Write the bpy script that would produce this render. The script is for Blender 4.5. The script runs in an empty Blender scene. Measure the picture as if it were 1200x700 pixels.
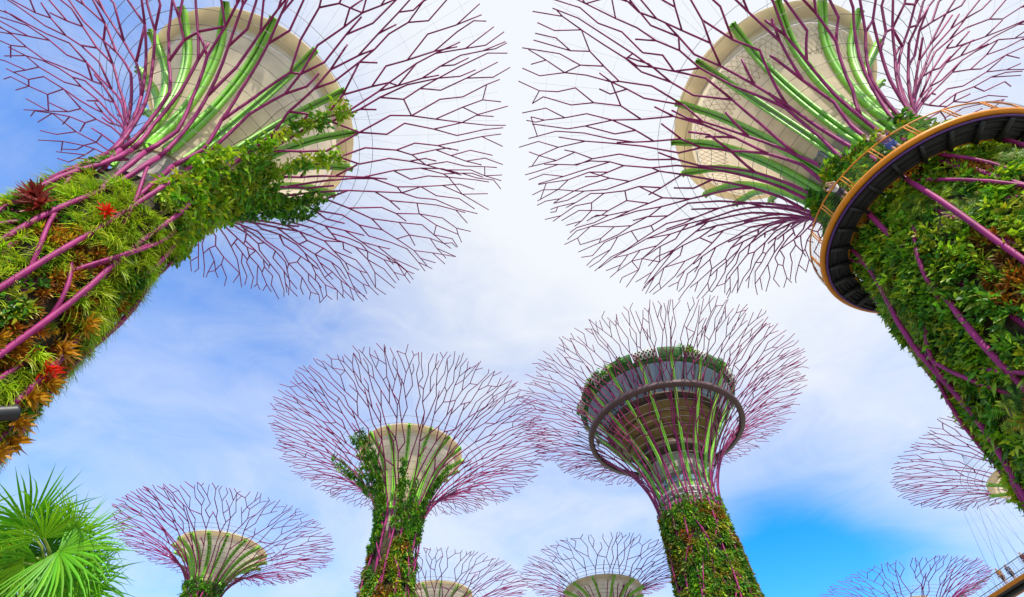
import bpy, math
import numpy as np
from mathutils import Matrix, Vector

PI = math.pi
SC = bpy.context.scene
COL = SC.collection

# ------------------------------------------------------------------ camera
PITCH, ROLL = math.radians(52.641), math.radians(-1.1256)
CAMZ = 1.6
cam_d = bpy.data.cameras.new('camera')
cam_d.sensor_width = 36.0
cam_d.lens = 36.0 * 559.69 / 1200.0
cam_d.clip_start = 0.05
cam_d.clip_end = 3000
cam = bpy.data.objects.new('camera', cam_d)
COL.objects.link(cam)
_r = Vector((1, 0, 0))
_u = Vector((0, -math.sin(PITCH), math.cos(PITCH)))
_f = Vector((0, math.cos(PITCH), math.sin(PITCH)))
_cr, _sr = math.cos(ROLL), math.sin(ROLL)
right = _cr * _r + _sr * _u
up = _cr * _u - _sr * _r
M3 = Matrix((right, up, -_f)).transposed()
cam.matrix_world = Matrix.Translation((0, 0, CAMZ)) @ M3.to_4x4()
SC.camera = cam

# ------------------------------------------------------------------ sun, sky, exposure
SUN_AZ = math.radians(166)      # clockwise from +Y: behind the camera, a little to the right
SUN_EL = math.radians(44)
SUN_DIR = Vector((math.sin(SUN_AZ) * math.cos(SUN_EL), math.cos(SUN_AZ) * math.cos(SUN_EL), math.sin(SUN_EL)))
sun_d = bpy.data.lights.new('sun', 'SUN')
sun_d.energy = 3.6
sun_d.angle = math.radians(0.6)
sun_d.color = (1.0, 0.93, 0.82)
sun = bpy.data.objects.new('sun', sun_d)
sun.rotation_euler = SUN_DIR.to_track_quat('Z', 'Y').to_euler()
COL.objects.link(sun)

SC.view_settings.view_transform = 'Standard'
SC.view_settings.look = 'None'
SC.view_settings.gamma = 1.0
SC.view_settings.exposure = 0.62
SC.view_settings.use_curve_mapping = False

world = bpy.data.worlds.new('World')
SC.world = world
world.use_nodes = True
nt = world.node_tree
nt.nodes.clear()
def wn(t, **k):
    n = nt.nodes.new(t)
    for a, b in k.items():
        setattr(n, a, b)
    return n
L = nt.links.new
def vmath(op, a, b=None):
    n = wn('ShaderNodeMath', operation=op)
    for i, v in enumerate((a, b)):
        if v is None: continue
        if isinstance(v, (int, float)): n.inputs[i].default_value = v
        else: L(v, n.inputs[i])
    return n.outputs[0]
BG = 0.10
sky = wn('ShaderNodeTexSky', sky_type='NISHITA', sun_disc=False)
sky.sun_elevation = SUN_EL
sky.sun_rotation = SUN_AZ
sky.air_density = 1.0
sky.dust_density = 0.4
sky.ozone_density = 2.0
tc = wn('ShaderNodeTexCoord')
dirv = tc.outputs['Generated']
hs = wn('ShaderNodeHueSaturation')
hs.inputs['Saturation'].default_value = 1.5
hs.inputs['Value'].default_value = 2.35
hs.inputs['Hue'].default_value = 0.508
L(sky.outputs[0], hs.inputs['Color'])
def blob(d, tight):
    """soft patch of sky round a compass direction"""
    n = wn('ShaderNodeVectorMath', operation='DOT_PRODUCT')
    L(dirv, n.inputs[0])
    n.inputs[1].default_value = Vector(d).normalized()
    return vmath('POWER', vmath('MAXIMUM', n.outputs['Value'], 0.0), tight)
mp = wn('ShaderNodeMapping')
mp.inputs['Scale'].default_value = (1.0, 1.0, 2.2)
mp.inputs['Rotation'].default_value = (0.3, 0.1, 0.5)
L(dirv, mp.inputs['Vector'])
n1 = wn('ShaderNodeTexNoise')
n1.inputs['Scale'].default_value = 1.7
n1.inputs['Detail'].default_value = 7
n1.inputs['Roughness'].default_value = 0.55
n1.inputs['Distortion'].default_value = 0.6
L(mp.outputs[0], n1.inputs['Vector'])
n2 = wn('ShaderNodeTexNoise')
n2.inputs['Scale'].default_value = 5.0
n2.inputs['Detail'].default_value = 8
n2.inputs['Roughness'].default_value = 0.6
n2.inputs['Distortion'].default_value = 1.2
L(mp.outputs[0], n2.inputs['Vector'])
cover = vmath('ADD', vmath('MULTIPLY', vmath('SUBTRACT', n1.outputs[0], 0.5), 0.9),
              vmath('MULTIPLY', vmath('SUBTRACT', n2.outputs[0], 0.5), 0.45))
CLOUDS = [((0.10, 0.20, 0.97), 13, 0.78), ((0.37, 0.45, 0.81), 20, 0.46), ((0.02, 0.50, 0.86), 40, -0.06),
          ((0.48, 0.18, 0.86), 10, 0.35), ((0.47, 0.81, 0.345), 130, -0.85), ((0.60, 0.74, 0.31), 200, -0.25), ((0.41, 0.855, 0.31), 200, -0.55), ((-0.19, 0.75, 0.63), 40, 0.14), ((0.02, 0.88, 0.46), 40, 0.02),
          ((-0.70, 0.22, 0.68), 8, -0.26), ((-0.55, 0.60, 0.58), 12, -0.12)]
bias = 0.55
for d, t, a in CLOUDS:
    cover = vmath('ADD', cover, vmath('MULTIPLY', blob(d, t), a))
cover = vmath('ADD', cover, bias)
mr = wn('ShaderNodeMapRange', interpolation_type='SMOOTHSTEP')
mr.inputs['From Min'].default_value = -0.22
mr.inputs['From Max'].default_value = 1.12
L(cover, mr.inputs['Value'])
mx = wn('ShaderNodeMix', data_type='RGBA')
L(mr.outputs[0], mx.inputs[0])
L(hs.outputs[0], mx.inputs[6])
mx.inputs[7].default_value = (5.9, 6.15, 6.5, 1)
bgn = wn('ShaderNodeBackground')
bgn.inputs['Strength'].default_value = BG
L(mx.outputs[2], bgn.inputs['Color'])
L(bgn.outputs[0], wn('ShaderNodeOutputWorld').inputs['Surface'])

# ------------------------------------------------------------------ materials
def mat(name, col, rough=0.6, metal=0.0, spec=0.4, noise=0.0, nscale=3.0, trans=0.0, bump=0.0, coat=0.0):
    m = bpy.data.materials.new(name)
    m.use_nodes = True
    t = m.node_tree
    b = t.nodes['Principled BSDF']
    b.inputs['Base Color'].default_value = (*col, 1)
    b.inputs['Roughness'].default_value = rough
    b.inputs['Metallic'].default_value = metal
    b.inputs['Specular IOR Level'].default_value = spec
    b.inputs['Coat Weight'].default_value = coat
    src = None
    if noise or bump:
        c = t.nodes.new('ShaderNodeTexCoord')
        n = t.nodes.new('ShaderNodeTexNoise')
        n.inputs['Scale'].default_value = nscale
        n.inputs['Detail'].default_value = 6
        t.links.new(c.outputs['Object'], n.inputs['Vector'])
        if noise:
            r = t.nodes.new('ShaderNodeMapRange')
            r.inputs['From Min'].default_value = 0.3
            r.inputs['From Max'].default_value = 0.7
            r.inputs['To Min'].default_value = 1 - noise
            r.inputs['To Max'].default_value = 1 + noise
            t.links.new(n.outputs[0], r.inputs['Value'])
            v = t.nodes.new('ShaderNodeVectorMath')
            v.operation = 'SCALE'
            v.inputs[0].default_value = col
            t.links.new(r.outputs[0], v.inputs['Scale'])
            t.links.new(v.outputs[0], b.inputs['Base Color'])
            src = v.outputs[0]
        if bump:
            bp = t.nodes.new('ShaderNodeBump')
            bp.inputs['Strength'].default_value = bump
            t.links.new(n.outputs[0], bp.inputs['Height'])
            t.links.new(bp.outputs[0], b.inputs['Normal'])
    if trans:
        tr = t.nodes.new('ShaderNodeBsdfTranslucent')
        tr.inputs['Color'].default_value = (*col, 1)
        if src: t.links.new(src, tr.inputs['Color'])
        ms = t.nodes.new('ShaderNodeMixShader')
        ms.inputs[0].default_value = trans
        t.links.new(b.outputs[0], ms.inputs[1])
        t.links.new(tr.outputs[0], ms.inputs[2])
        t.links.new(ms.outputs[0], t.nodes['Material Output'].inputs['Surface'])
    return m

def leaf_mat(name, trans=0.35, rough=0.45):
    m = bpy.data.materials.new(name)
    m.use_nodes = True
    t = m.node_tree
    b = t.nodes['Principled BSDF']
    a = t.nodes.new('ShaderNodeAttribute')
    a.attribute_name = 'leaf_colour'
    b.inputs['Roughness'].default_value = rough
    b.inputs['Specular IOR Level'].default_value = 0.35
    t.links.new(a.outputs['Color'], b.inputs['Base Color'])
    tr = t.nodes.new('ShaderNodeBsdfTranslucent')
    t.links.new(a.outputs['Color'], tr.inputs['Color'])
    ms = t.nodes.new('ShaderNodeMixShader')
    ms.inputs[0].default_value = trans
    t.links.new(b.outputs[0], ms.inputs[1])
    t.links.new(tr.outputs[0], ms.inputs[2])
    t.links.new(ms.outputs[0], t.nodes['Material Output'].inputs['Surface'])
    return m

MT = dict(
    purple=mat('purple_paint', (0.28, 0.019, 0.130), 0.55, spec=0.3, noise=0.28, nscale=1.7),
    green=mat('green_paint', (0.25, 0.62, 0.06), 0.45, spec=0.5, noise=0.10, nscale=1.2),
    strip=mat('pale_strip', (0.75, 0.85, 0.70), 0.4),
    membrane=mat('beige_membrane', (0.74, 0.62, 0.44), 0.7, noise=0.14, nscale=0.9, trans=0.52),
    membrane_rim=mat('pale_membrane', (0.78, 0.68, 0.49), 0.7, noise=0.10, nscale=0.7, trans=0.6),
    lattice=mat('lattice_steel', (0.55, 0.46, 0.24), 0.6),
    concrete=mat('concrete', (0.36, 0.33, 0.28), 0.8, noise=0.2, nscale=1.5, bump=0.15),
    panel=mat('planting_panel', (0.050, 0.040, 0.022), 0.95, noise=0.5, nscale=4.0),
    cable=mat('steel_cable', (0.25, 0.20, 0.22), 0.5, metal=0.3),
    hoop_pale=mat('pale_hoop', (0.50, 0.44, 0.42), 0.5),
    cable_pale=mat('pale_cable', (0.30, 0.32, 0.38), 0.5),
    leaf=leaf_mat('leaf'),
    palm=leaf_mat('palm_leaf', 0.42, 0.38),
    dark=mat('dark_soffit', (0.035, 0.038, 0.042), 0.55, noise=0.25, nscale=2.0),
    dark_beam=mat('dark_beam', (0.022, 0.023, 0.026), 0.5),
    yellow=mat('yellow_paint', (0.72, 0.25, 0.010), 0.45, spec=0.4, noise=0.12, nscale=1.5),
    purple_trim=mat('violet_trim', (0.10, 0.03, 0.20), 0.4),
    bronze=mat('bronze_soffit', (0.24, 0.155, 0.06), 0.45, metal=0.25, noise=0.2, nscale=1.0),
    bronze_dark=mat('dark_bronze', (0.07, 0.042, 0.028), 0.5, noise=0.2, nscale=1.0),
    ringsteel=mat('brown_ring_steel', (0.10, 0.055, 0.06), 0.5, noise=0.2, nscale=1.0),
    hedge=mat('hedge_green', (0.03, 0.11, 0.02), 0.8, noise=0.5, nscale=3.0),
    white=mat('white_paint', (0.78, 0.76, 0.74), 0.5),
    bark=mat('palm_bark', (0.16, 0.11, 0.07), 0.9, noise=0.4, nscale=8.0, bump=0.4),
    glass=mat('window_glass', (0.15, 0.24, 0.33), 0.06, spec=1.0, coat=0.5),
    frame=mat('window_frame', (0.30, 0.31, 0.31), 0.5),
    skin=mat('skin', (0.45, 0.24, 0.15), 0.6),
    hair=mat('hair', (0.05, 0.03, 0.02), 0.7),
    black=mat('black_metal', (0.025, 0.027, 0.03), 0.45),
    lens=mat('lamp_glass', (0.35, 0.38, 0.4), 0.15, spec=0.8),
)
def cloth(name, c): return mat(name, c, 0.85, spec=0.2)

# ------------------------------------------------------------------ mesh helper
class MB:
    def __init__(s):
        s.v, s.q, s.p, s.c, s.n = [], [], [], [], 0
    def add(s, v, quads=None, polys=None, col=None):
        v = np.asarray(v, float).reshape(-1, 3)
        s.v.append(v)
        if quads is not None: s.q.append(np.asarray(quads, np.int64).reshape(-1, 4) + s.n)
        if polys is not None: s.p += [[i + s.n for i in f] for f in polys]
        if col is not None: s.c.append(np.broadcast_to(np.asarray(col, float), (len(v), 3)))
        s.n += len(v)
    def tube(s, pts, rad, sides=6, cap=True):
        pts = np.asarray(pts, float)
        n = len(pts)
        rad = np.broadcast_to(np.asarray(rad, float), (n,))
        seg = np.diff(pts, axis=0)
        seg /= np.linalg.norm(seg, axis=1)[:, None] + 1e-12
        tan = np.vstack([seg[:1], seg[:-1] + seg[1:], seg[-1:]])
        tan /= np.linalg.norm(tan, axis=1)[:, None] + 1e-12
        ref = np.array([0.31, 0.17, 0.93])
        if abs(tan[0] @ ref) > 0.9: ref = np.array([0.9, 0.1, -0.2])
        a = np.arange(sides) * 2 * PI / sides
        V = []
        for i in range(n):
            t = tan[i]
            u = ref - t * (ref @ t); u /= np.linalg.norm(u) + 1e-12
            w = np.cross(t, u)
            k = 1.0
            if 0 < i < n - 1:
                k = 1.0 / max(0.75, float(t @ seg[i]))
            V.append(pts[i] + rad[i] * k * (np.cos(a)[:, None] * u + np.sin(a)[:, None] * w))
            ref = u
        i = np.arange(n - 1)[:, None] * sides
        j = np.arange(sides)[None]
        jn = (j + 1) % sides
        Q = np.stack([i + j, i + jn, i + sides + jn, i + sides + j], -1).reshape(-1, 4)
        P = [list(range(sides))[::-1], [(n - 1) * sides + k for k in range(sides)]] if cap else None
        s.add(np.vstack(V), Q, P)
    def ring(s, c, R, z, r, n=64, sides=5):
        a = np.arange(n) * 2 * PI / n
        b = np.arange(sides) * 2 * PI / sides
        A, B = np.meshgrid(a, b, indexing='ij')
        rr = R + r * np.cos(B)
        V = np.stack([c[0] + rr * np.cos(A), c[1] + rr * np.sin(A), z + r * np.sin(B)], -1)
        i = np.arange(n)[:, None]; j = np.arange(sides)[None]
        i2 = (i + 1) % n; j2 = (j + 1) % sides
        s.add(V, np.stack([i * sides + j, i2 * sides + j, i2 * sides + j2, i * sides + j2], -1).reshape(-1, 4))
    def revolve(s, c, prof, n=64, a0=0.0, a1=2 * PI):
        prof = np.asarray(prof, float)
        full = abs(a1 - a0 - 2 * PI) < 1e-6
        m = n if full else n + 1
        a = a0 + np.arange(m) * (a1 - a0) / n
        V = np.stack([c[0] + np.cos(a)[:, None] * prof[:, 0], c[1] + np.sin(a)[:, None] * prof[:, 0],
                      np.broadcast_to(prof[:, 1], (m, len(prof)))], -1)
        k = len(prof)
        i = np.arange(n)[:, None]; j = np.arange(k - 1)[None]
        i2 = (i + 1) % m
        s.add(V, np.stack([i * k + j, i2 * k + j, i2 * k + j + 1, i * k + j + 1], -1).reshape(-1, 4))
    def box(s, c, size, ax=None):
        d = np.array([[x, y, z] for x in (-.5, .5) for y in (-.5, .5) for z in (-.5, .5)]) * size
        if ax is not None: d = d @ np.asarray(ax, float)
        s.add(d + c, [[0, 1, 3, 2], [4, 6, 7, 5], [0, 4, 5, 1], [2, 3, 7, 6], [0, 2, 6, 4], [1, 5, 7, 3]])
    def strip(s, pts, side, nrm, w, d):
        """a bar of rectangular section swept along pts; side / nrm are per-point axes"""
        pts = np.asarray(pts, float)
        n = len(pts)
        V = np.stack([pts + side * w / 2 + nrm * d / 2, pts - side * w / 2 + nrm * d / 2,
                      pts - side * w / 2 - nrm * d / 2, pts + side * w / 2 - nrm * d / 2], 1)
        i = np.arange(n - 1)[:, None] * 4; j = np.arange(4)[None]; jn = (j + 1) % 4
        s.add(V, np.stack([i + j, i + jn, i + 4 + jn, i + 4 + j], -1).reshape(-1, 4),
              [[0, 1, 2, 3], [(n - 1) * 4 + k for k in (3, 2, 1, 0)]])
    def build(s, name, m, parent=None, smooth=True, loc=(0, 0, 0), **props):
        V = np.vstack(s.v) - np.asarray(loc, float)
        nq = sum(len(q) for q in s.q)
        Q = np.vstack(s.q) if s.q else np.zeros((0, 4), np.int64)
        loops = np.concatenate([Q.ravel()] + [np.asarray(p, np.int64) for p in s.p])
        tot = np.concatenate([np.full(nq, 4, np.int64), np.array([len(p) for p in s.p], np.int64)])
        st = np.concatenate([[0], np.cumsum(tot)[:-1]])
        me = bpy.data.meshes.new(name)
        me.vertices.add(len(V)); me.vertices.foreach_set('co', V.ravel())
        me.loops.add(len(loops)); me.loops.foreach_set('vertex_index', loops.astype(np.int32))
        me.polygons.add(len(tot))
        me.polygons.foreach_set('loop_start', st.astype(np.int32))
        if smooth: me.polygons.foreach_set('use_smooth', np.ones(len(tot), bool))
        if s.c:
            at = me.attributes.new('leaf_colour', 'FLOAT_COLOR', 'POINT')
            C = np.vstack(s.c)
            at.data.foreach_set('color', np.hstack([C, np.ones((len(C), 1))]).ravel())
        me.update(calc_edges=True)
        me.validate()
        me.materials.append(m)
        o = bpy.data.objects.new(name, me)
        COL.objects.link(o)
        o.location = loc
        if parent is not None:
            o.parent = parent
            o.location = Vector(loc) - Vector(parent.location)
        for k, v in props.items(): o[k] = v
        return o

def thing(name, label, cat, loc, group=None):
    o = bpy.data.objects.new(name, None)
    o.empty_display_size = 0.5
    o.location = loc
    COL.objects.link(o)
    o['label'] = label; o['category'] = cat
    if group: o['group'] = group
    return o

class Local:
    """build parts of a thing: geometry is given in world coordinates, stored relative to the thing"""
    def __init__(s, root): s.root = root
    def __call__(s, mb, name, m, parent=None, **k):
        loc = tuple(s.root.location)
        o = mb.build(name, m, None, loc=loc, **k)
        o.parent = parent or s.root
        o.location = (0, 0, 0)
        return o

# ------------------------------------------------------------------ ground
g = MB()
g.add([(-900, -900, 0), (900, -900, 0), (900, 900, 0), (-900, 900, 0)], [[0, 1, 2, 3]])
g.build('ground', mat('lawn', (0.10, 0.15, 0.04), 0.95, noise=0.3, nscale=0.3), smooth=False, kind='structure')
g = MB()
a = np.arange(96) * 2 * PI / 96
g.add(np.stack([130 * np.cos(a), 60 + 120 * np.sin(a), 0 * a + 0.004], -1), None, [list(range(96))])
g.build('bounce_plaza', mat('pale_bounce_paving', (0.27, 0.25, 0.22), 0.9, noise=0.15, nscale=0.8), smooth=False, kind='structure')  # paving out of view, widened and toned to bounce neutral light upward

# ------------------------------------------------------------------ leaves
def clump_template(rng, kind):
    """one plant: X sideways, Y up, Z out of the wall. returns verts, quads, leaf index per vertex"""
    V, Q, I = [], [], []
    n0 = 0
    def blade(o, d, length, width, segs, droop, li):
        nonlocal n0
        d = d / np.linalg.norm(d)
        side = np.cross(d, [0.12, 0.35, 1.0]); side /= np.linalg.norm(side) + 1e-9
        tw = rng.uniform(-0.6, 0.6)
        nn = np.cross(side, d); side = side * math.cos(tw) + nn * math.sin(tw)
        pts = []
        for k in range(segs + 1):
            t = k / segs
            p = o + d * length * t
            p = p + np.array([0, -1.0, 0.0]) * droop * length * t * t
            w = width * (0.35 + 1.3 * t if t < 0.5 else 2.0 * (1 - t)) if kind != 'grass' else width * (1 - 0.85 * t)
            w = max(w, width * 0.08)
            pts += [p + side * w / 2, p - side * w / 2]
        V.extend(pts)
        for k in range(segs):
            b = n0 + 2 * k
            Q.append([b, b + 1, b + 3, b + 2])
        I.extend([li] * len(pts))
        n0 += len(pts)
    if kind == 'grass':
        for li in range(18):
            a = rng.uniform(0, 2 * PI); e = rng.uniform(0.35, 1.25)
            d = np.array([math.cos(a) * math.cos(e), math.sin(a) * math.cos(e) * 0.8 + 0.25, math.sin(e)])
            blade(rng.normal(0, 0.05, 3), d, rng.uniform(0.55, 1.0), rng.uniform(0.045, 0.075), 4, rng.uniform(0.3, 0.9), li)
    elif kind == 'broad':
        for li in range(16):
            a = rng.uniform(0, 2 * PI); e = rng.uniform(0.15, 1.2)
            d = np.array([math.cos(a) * math.cos(e), math.sin(a) * math.cos(e) + 0.1, math.sin(e)])
            o = np.array([rng.uniform(-.25, .25), rng.uniform(-.25, .25), rng.uniform(-.05, .25)])
            blade(o, d, rng.uniform(0.22, 0.46), rng.uniform(0.10, 0.18), 2, rng.uniform(0.1, 0.5), li)
    elif kind == 'rosette':
        for li in range(15):
            a = li * 2.4 + rng.uniform(-.2, .2); e = 0.25 + 1.0 * li / 15
            d = np.array([math.cos(a) * math.cos(e), math.sin(a) * math.cos(e), math.sin(e)])
            blade(np.zeros(3), d, rng.uniform(0.40, 0.62), rng.uniform(0.11, 0.16), 3, rng.uniform(0.0, 0.25), li)
    elif kind == 'fern':       # pinnate frond
        for li in range(6):
            a = rng.uniform(0, 2 * PI); e = rng.uniform(0.3, 1.1)
            d = np.array([math.cos(a) * math.cos(e), math.sin(a) * math.cos(e) + 0.15, math.sin(e)])
            d /= np.linalg.norm(d)
            ln = rng.uniform(0.6, 0.95); dr = rng.uniform(0.2, 0.6)
            sd = np.cross(d, [0, 0.3, 1.0]); sd /= np.linalg.norm(sd) + 1e-9
            for k in range(2, 10):
                t = k / 10
                o = d * ln * t + np.array([0, -1, 0]) * dr * ln * t * t
                for sg in (-1, 1):
                    blade(o, sd * sg + d * 0.5, 0.26 * (1.15 - t) + 0.05, 0.06, 1, 0.25, li)
    return np.array(V), np.array(Q), np.array(I)

RNG = np.random.default_rng(11)
TPL = {k: [clump_template(RNG, k) for _ in range(7)] for k in ('grass', 'broad', 'rosette', 'fern')}

def scatter(mb, kind, P, N, U, S, C, rng, var=0.25):
    """clumps at P with outward normals N, up U, sizes S, colours C"""
    if not len(P): return
    N = N / np.linalg.norm(N, axis=1)[:, None]
    X = np.cross(U, N); X /= np.linalg.norm(X, axis=1)[:, None] + 1e-9
    Y = np.cross(N, X)
    pick = rng.integers(0, 7, len(P))
    mir = rng.choice([-1.0, 1.0], len(P))
    rot = rng.uniform(-0.5, 0.5, len(P))
    X, Y = X * np.cos(rot)[:, None] + Y * np.sin(rot)[:, None], Y * np.cos(rot)[:, None] - X * np.sin(rot)[:, None]
    for k in range(7):
        s = np.where(pick == k)[0]
        if not len(s): continue
        V, Q, I = TPL[kind][k]
        v = V[None] * S[s][:, None, None]
        W = P[s][:, None] + v[..., :1] * (X[s] * mir[s][:, None])[:, None] + v[..., 1:2] * Y[s][:, None] + v[..., 2:] * N[s][:, None]
        nl = I.max() + 1
        lv = rng.uniform(1 - var, 1 + var, (len(s), nl, 1)) * rng.uniform(0.9, 1.1, (len(s), nl, 3))
        col = np.clip(C[s][:, None] * lv[:, I], 0.002, 0.9)
        q = Q[None] + (np.arange(len(s)) * len(V))[:, None, None]
        mb.add(W.reshape(-1, 3), q.reshape(-1, 4), None, col.reshape(-1, 3))

def vnoise(x, y, seed):
    """smooth value noise 0..1"""
    r = np.random.default_rng(seed).random((64, 64))
    xi, yi = np.floor(x).astype(int), np.floor(y).astype(int)
    fx, fy = x - xi, y - yi
    fx = fx * fx * (3 - 2 * fx); fy = fy * fy * (3 - 2 * fy)
    g = lambda i, j: r[i % 64, j % 64]
    return (g(xi, yi) * (1 - fx) + g(xi + 1, yi) * fx) * (1 - fy) + (g(xi, yi + 1) * (1 - fx) + g(xi + 1, yi + 1) * fx) * fy

PAL = dict(
    lime=[(0.30, 0.47, 0.010), (0.38, 0.52, 0.012), (0.22, 0.42, 0.010), (0.46, 0.55, 0.03)],
    mid=[(0.10, 0.30, 0.010), (0.15, 0.35, 0.012), (0.07, 0.24, 0.010), (0.22, 0.38, 0.012)],
    dark=[(0.03, 0.12, 0.010), (0.04, 0.16, 0.010), (0.06, 0.17, 0.010)],
    olive=[(0.24, 0.29, 0.010), (0.31, 0.33, 0.012), (0.17, 0.23, 0.010)],
    rust=[(0.36, 0.11, 0.008), (0.45, 0.18, 0.010), (0.24, 0.08, 0.010), (0.13, 0.055, 0.012)],
    earth=[(0.14, 0.15, 0.012), (0.10, 0.09, 0.012), (0.17, 0.13, 0.012)],
    gold=[(0.50, 0.29, 0.012), (0.58, 0.37, 0.02), (0.42, 0.20, 0.012)],
)
def colours(names, n, rng):
    pool = np.array(sum([PAL[k] for k in names], []))
    return pool[rng.integers(0, len(pool), n)] * rng.uniform(0.95, 1.5, (n, 1))

# ------------------------------------------------------------------ the steel tree towers
def bez(P, t):
    t = np.asarray(t, float)[..., None]
    P = np.asarray(P, float)
    return P[0] * (1 - t) ** 3 + 3 * P[1] * t * (1 - t) ** 2 + 3 * P[2] * t * t * (1 - t) + P[3] * t ** 3

class Tower:
    def __init__(s, x, y, H, R, zn, rn, rb, zd, rd, seed, pw=1.5):
        s.pw = pw
        s.c = np.array([x * H, y * H]); s.H = H; s.R = R * H * 1.012
        s.top = CAMZ + H
        s.zn = CAMZ + zn * H; s.rn = rn * H; s.rb = rb * H
        s.zd = CAMZ + zd * H; s.rd = rd * H
        s.seed = seed
        s.rng = np.random.default_rng(seed)
        dz = s.top - s.zn
        s.B = [(s.rn, s.zn), (s.rn + 0.02 * s.R, s.zn + 0.45 * dz), (0.55 * s.R, s.zn + 0.95 * dz), (s.R, s.top)]
        t = np.linspace(0, 1, 400)
        rz = bez(s.B, t)
        s.arc = np.concatenate([[0], np.cumsum(np.hypot(*np.diff(rz, axis=0).T))])
        s.tab = rz
        s.Lf = s.arc[-1]
    def rz(s, d):
        """radius / height at arc length d above the neck (negative: down the trunk)"""
        if d < 0:
            z = s.zn + d
            return s.trunk_r(z), z
        return np.interp(d, s.arc, s.tab[:, 0]), np.interp(d, s.arc, s.tab[:, 1])
    def trunk_r(s, z):
        u = np.clip((s.zn - z) / s.zn, 0, 1)
        return s.rn + (s.rb - s.rn) * u ** s.pw
    def at(s, phi, d, off=0.0):
        r, z = s.rz(d)
        return np.array([s.c[0] + (r + off) * math.cos(phi), s.c[1] + (r + off) * math.sin(phi), z])

def grow(T, N0, spacing, step, rng):
    """forking zigzag of steel branches over the flared canopy: list (root index, [(phi, d)])"""
    tips, lines = [], []
    L = T.Lf
    for i in range(N0):
        ph = 2 * PI * (i + rng.uniform(-.15, .15)) / N0
        tips.append(dict(root=i, phi=ph, d=0.0, pts=[(ph, 0.0)], age=int(rng.integers(0, 3)), sg=1 if i % 2 else -1, end=L * rng.uniform(.955, 1.005)))
    ph0 = [t['phi'] for t in tips]
    while tips:
        t = min(tips, key=lambda q: q['d'])
        r = T.rz(t['d'])[0]
        gl = gr = 2 * PI
        tl = tr_ = None
        for o in tips:
            if o is t: continue
            dp = (o['phi'] - t['phi']) % (2 * PI)
            if dp < gr: gr, tr_ = dp, o
            if 2 * PI - dp < gl: gl, tl = 2 * PI - dp, o
        gl *= r; gr *= r
        u = t['d'] / L
        kink = float(np.clip((u - 0.05) / 0.35, 0.40, 1))
        st = step * rng.uniform(0.75, 1.4) * (1.5 if u < 0.3 else 1.15 if u < .55 else 0.95)
        nd = min(t['d'] + st, t['end'])
        st = nd - t['d']
        if st < 0.35 * step:
            if len(t['pts']) > 1: t['pts'][-1] = (t['pts'][-1][0], t['end'])
            lines.append((t['root'], t['pts'])); tips.remove(t); continue
        rn_ = T.rz(nd)[0]
        relax = (gr - gl) * 0.20
        def place(lat):
            return t['phi'] + float(np.clip(lat, -0.50 * gl, 0.50 * gr)) / max(rn_, r)
        if 0.5 * (gl + gr) > 1.14 * spacing and t['age'] >= 1 and u < 0.92 and rng.random() < 0.82:
            w = st * (0.30 if u < .2 else 0.42 if u < .45 else 0.52)
            k1, k2 = rng.uniform(.35, 1.1), rng.uniform(.8, 1.3)
            if rng.random() < .5: k1, k2 = k2, k1
            pa, pb = place(-w * k1 + relax * .5), place(w * k2 + relax * .5)
            db = t['d'] + st * rng.uniform(0.7, 1.0)
            tips.append(dict(root=t['root'], phi=pb, d=db, pts=[t['pts'][-1], (pb, db)], age=0, sg=-1 if u > .3 else 1, end=L * rng.uniform(.94, 1.005)))
            t['phi'], t['d'], t['age'], t['sg'] = pa, nd, 0, 1 if u > .3 else -1
            t['pts'].append((pa, nd))
        else:
            big = rng.random() < 0.25
            lat = t['sg'] * (rng.uniform(.5, .85) if big else rng.uniform(0.05, 0.42)) * st * kink + relax
            if rng.random() < 0.62: t['sg'] = -t['sg']
            if u > 0.22 and rng.random() < 0.50 and u < 0.95:       # a short side twig or a link across to the neighbour
                sg = -1 if lat > 0 else 1
                gap, nb = (gl, tl) if sg < 0 else (gr, tr_)
                if nb is not None and abs(nb['d'] - t['d']) < 1.3 * step and gap < 2.3 * spacing and nb['d'] > t['d'] + .2 and rng.random() < .6:
                    lines.append((t['root'], [t['pts'][-1], (t['phi'] + sg * gap / r, nb['d'])]))
                else:
                    w = min(0.55 * st, 0.6 * gap) * rng.uniform(.6, 1)
                    q1 = (t['phi'] + sg * w / r, t['d'] + st * rng.uniform(0.5, 0.95))
                    tw = [t['pts'][-1], q1]
                    if rng.random() < 0.4: tw.append((q1[0] - sg * 0.15 / r, q1[1] + 0.7 * st))
                    lines.append((t['root'], [(p, min(d, L)) for p, d in tw]))
            t['phi'] = place(lat); t['d'] = nd; t['age'] += 1
            t['pts'].append((t['phi'], nd))
    return ph0, lines

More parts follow.
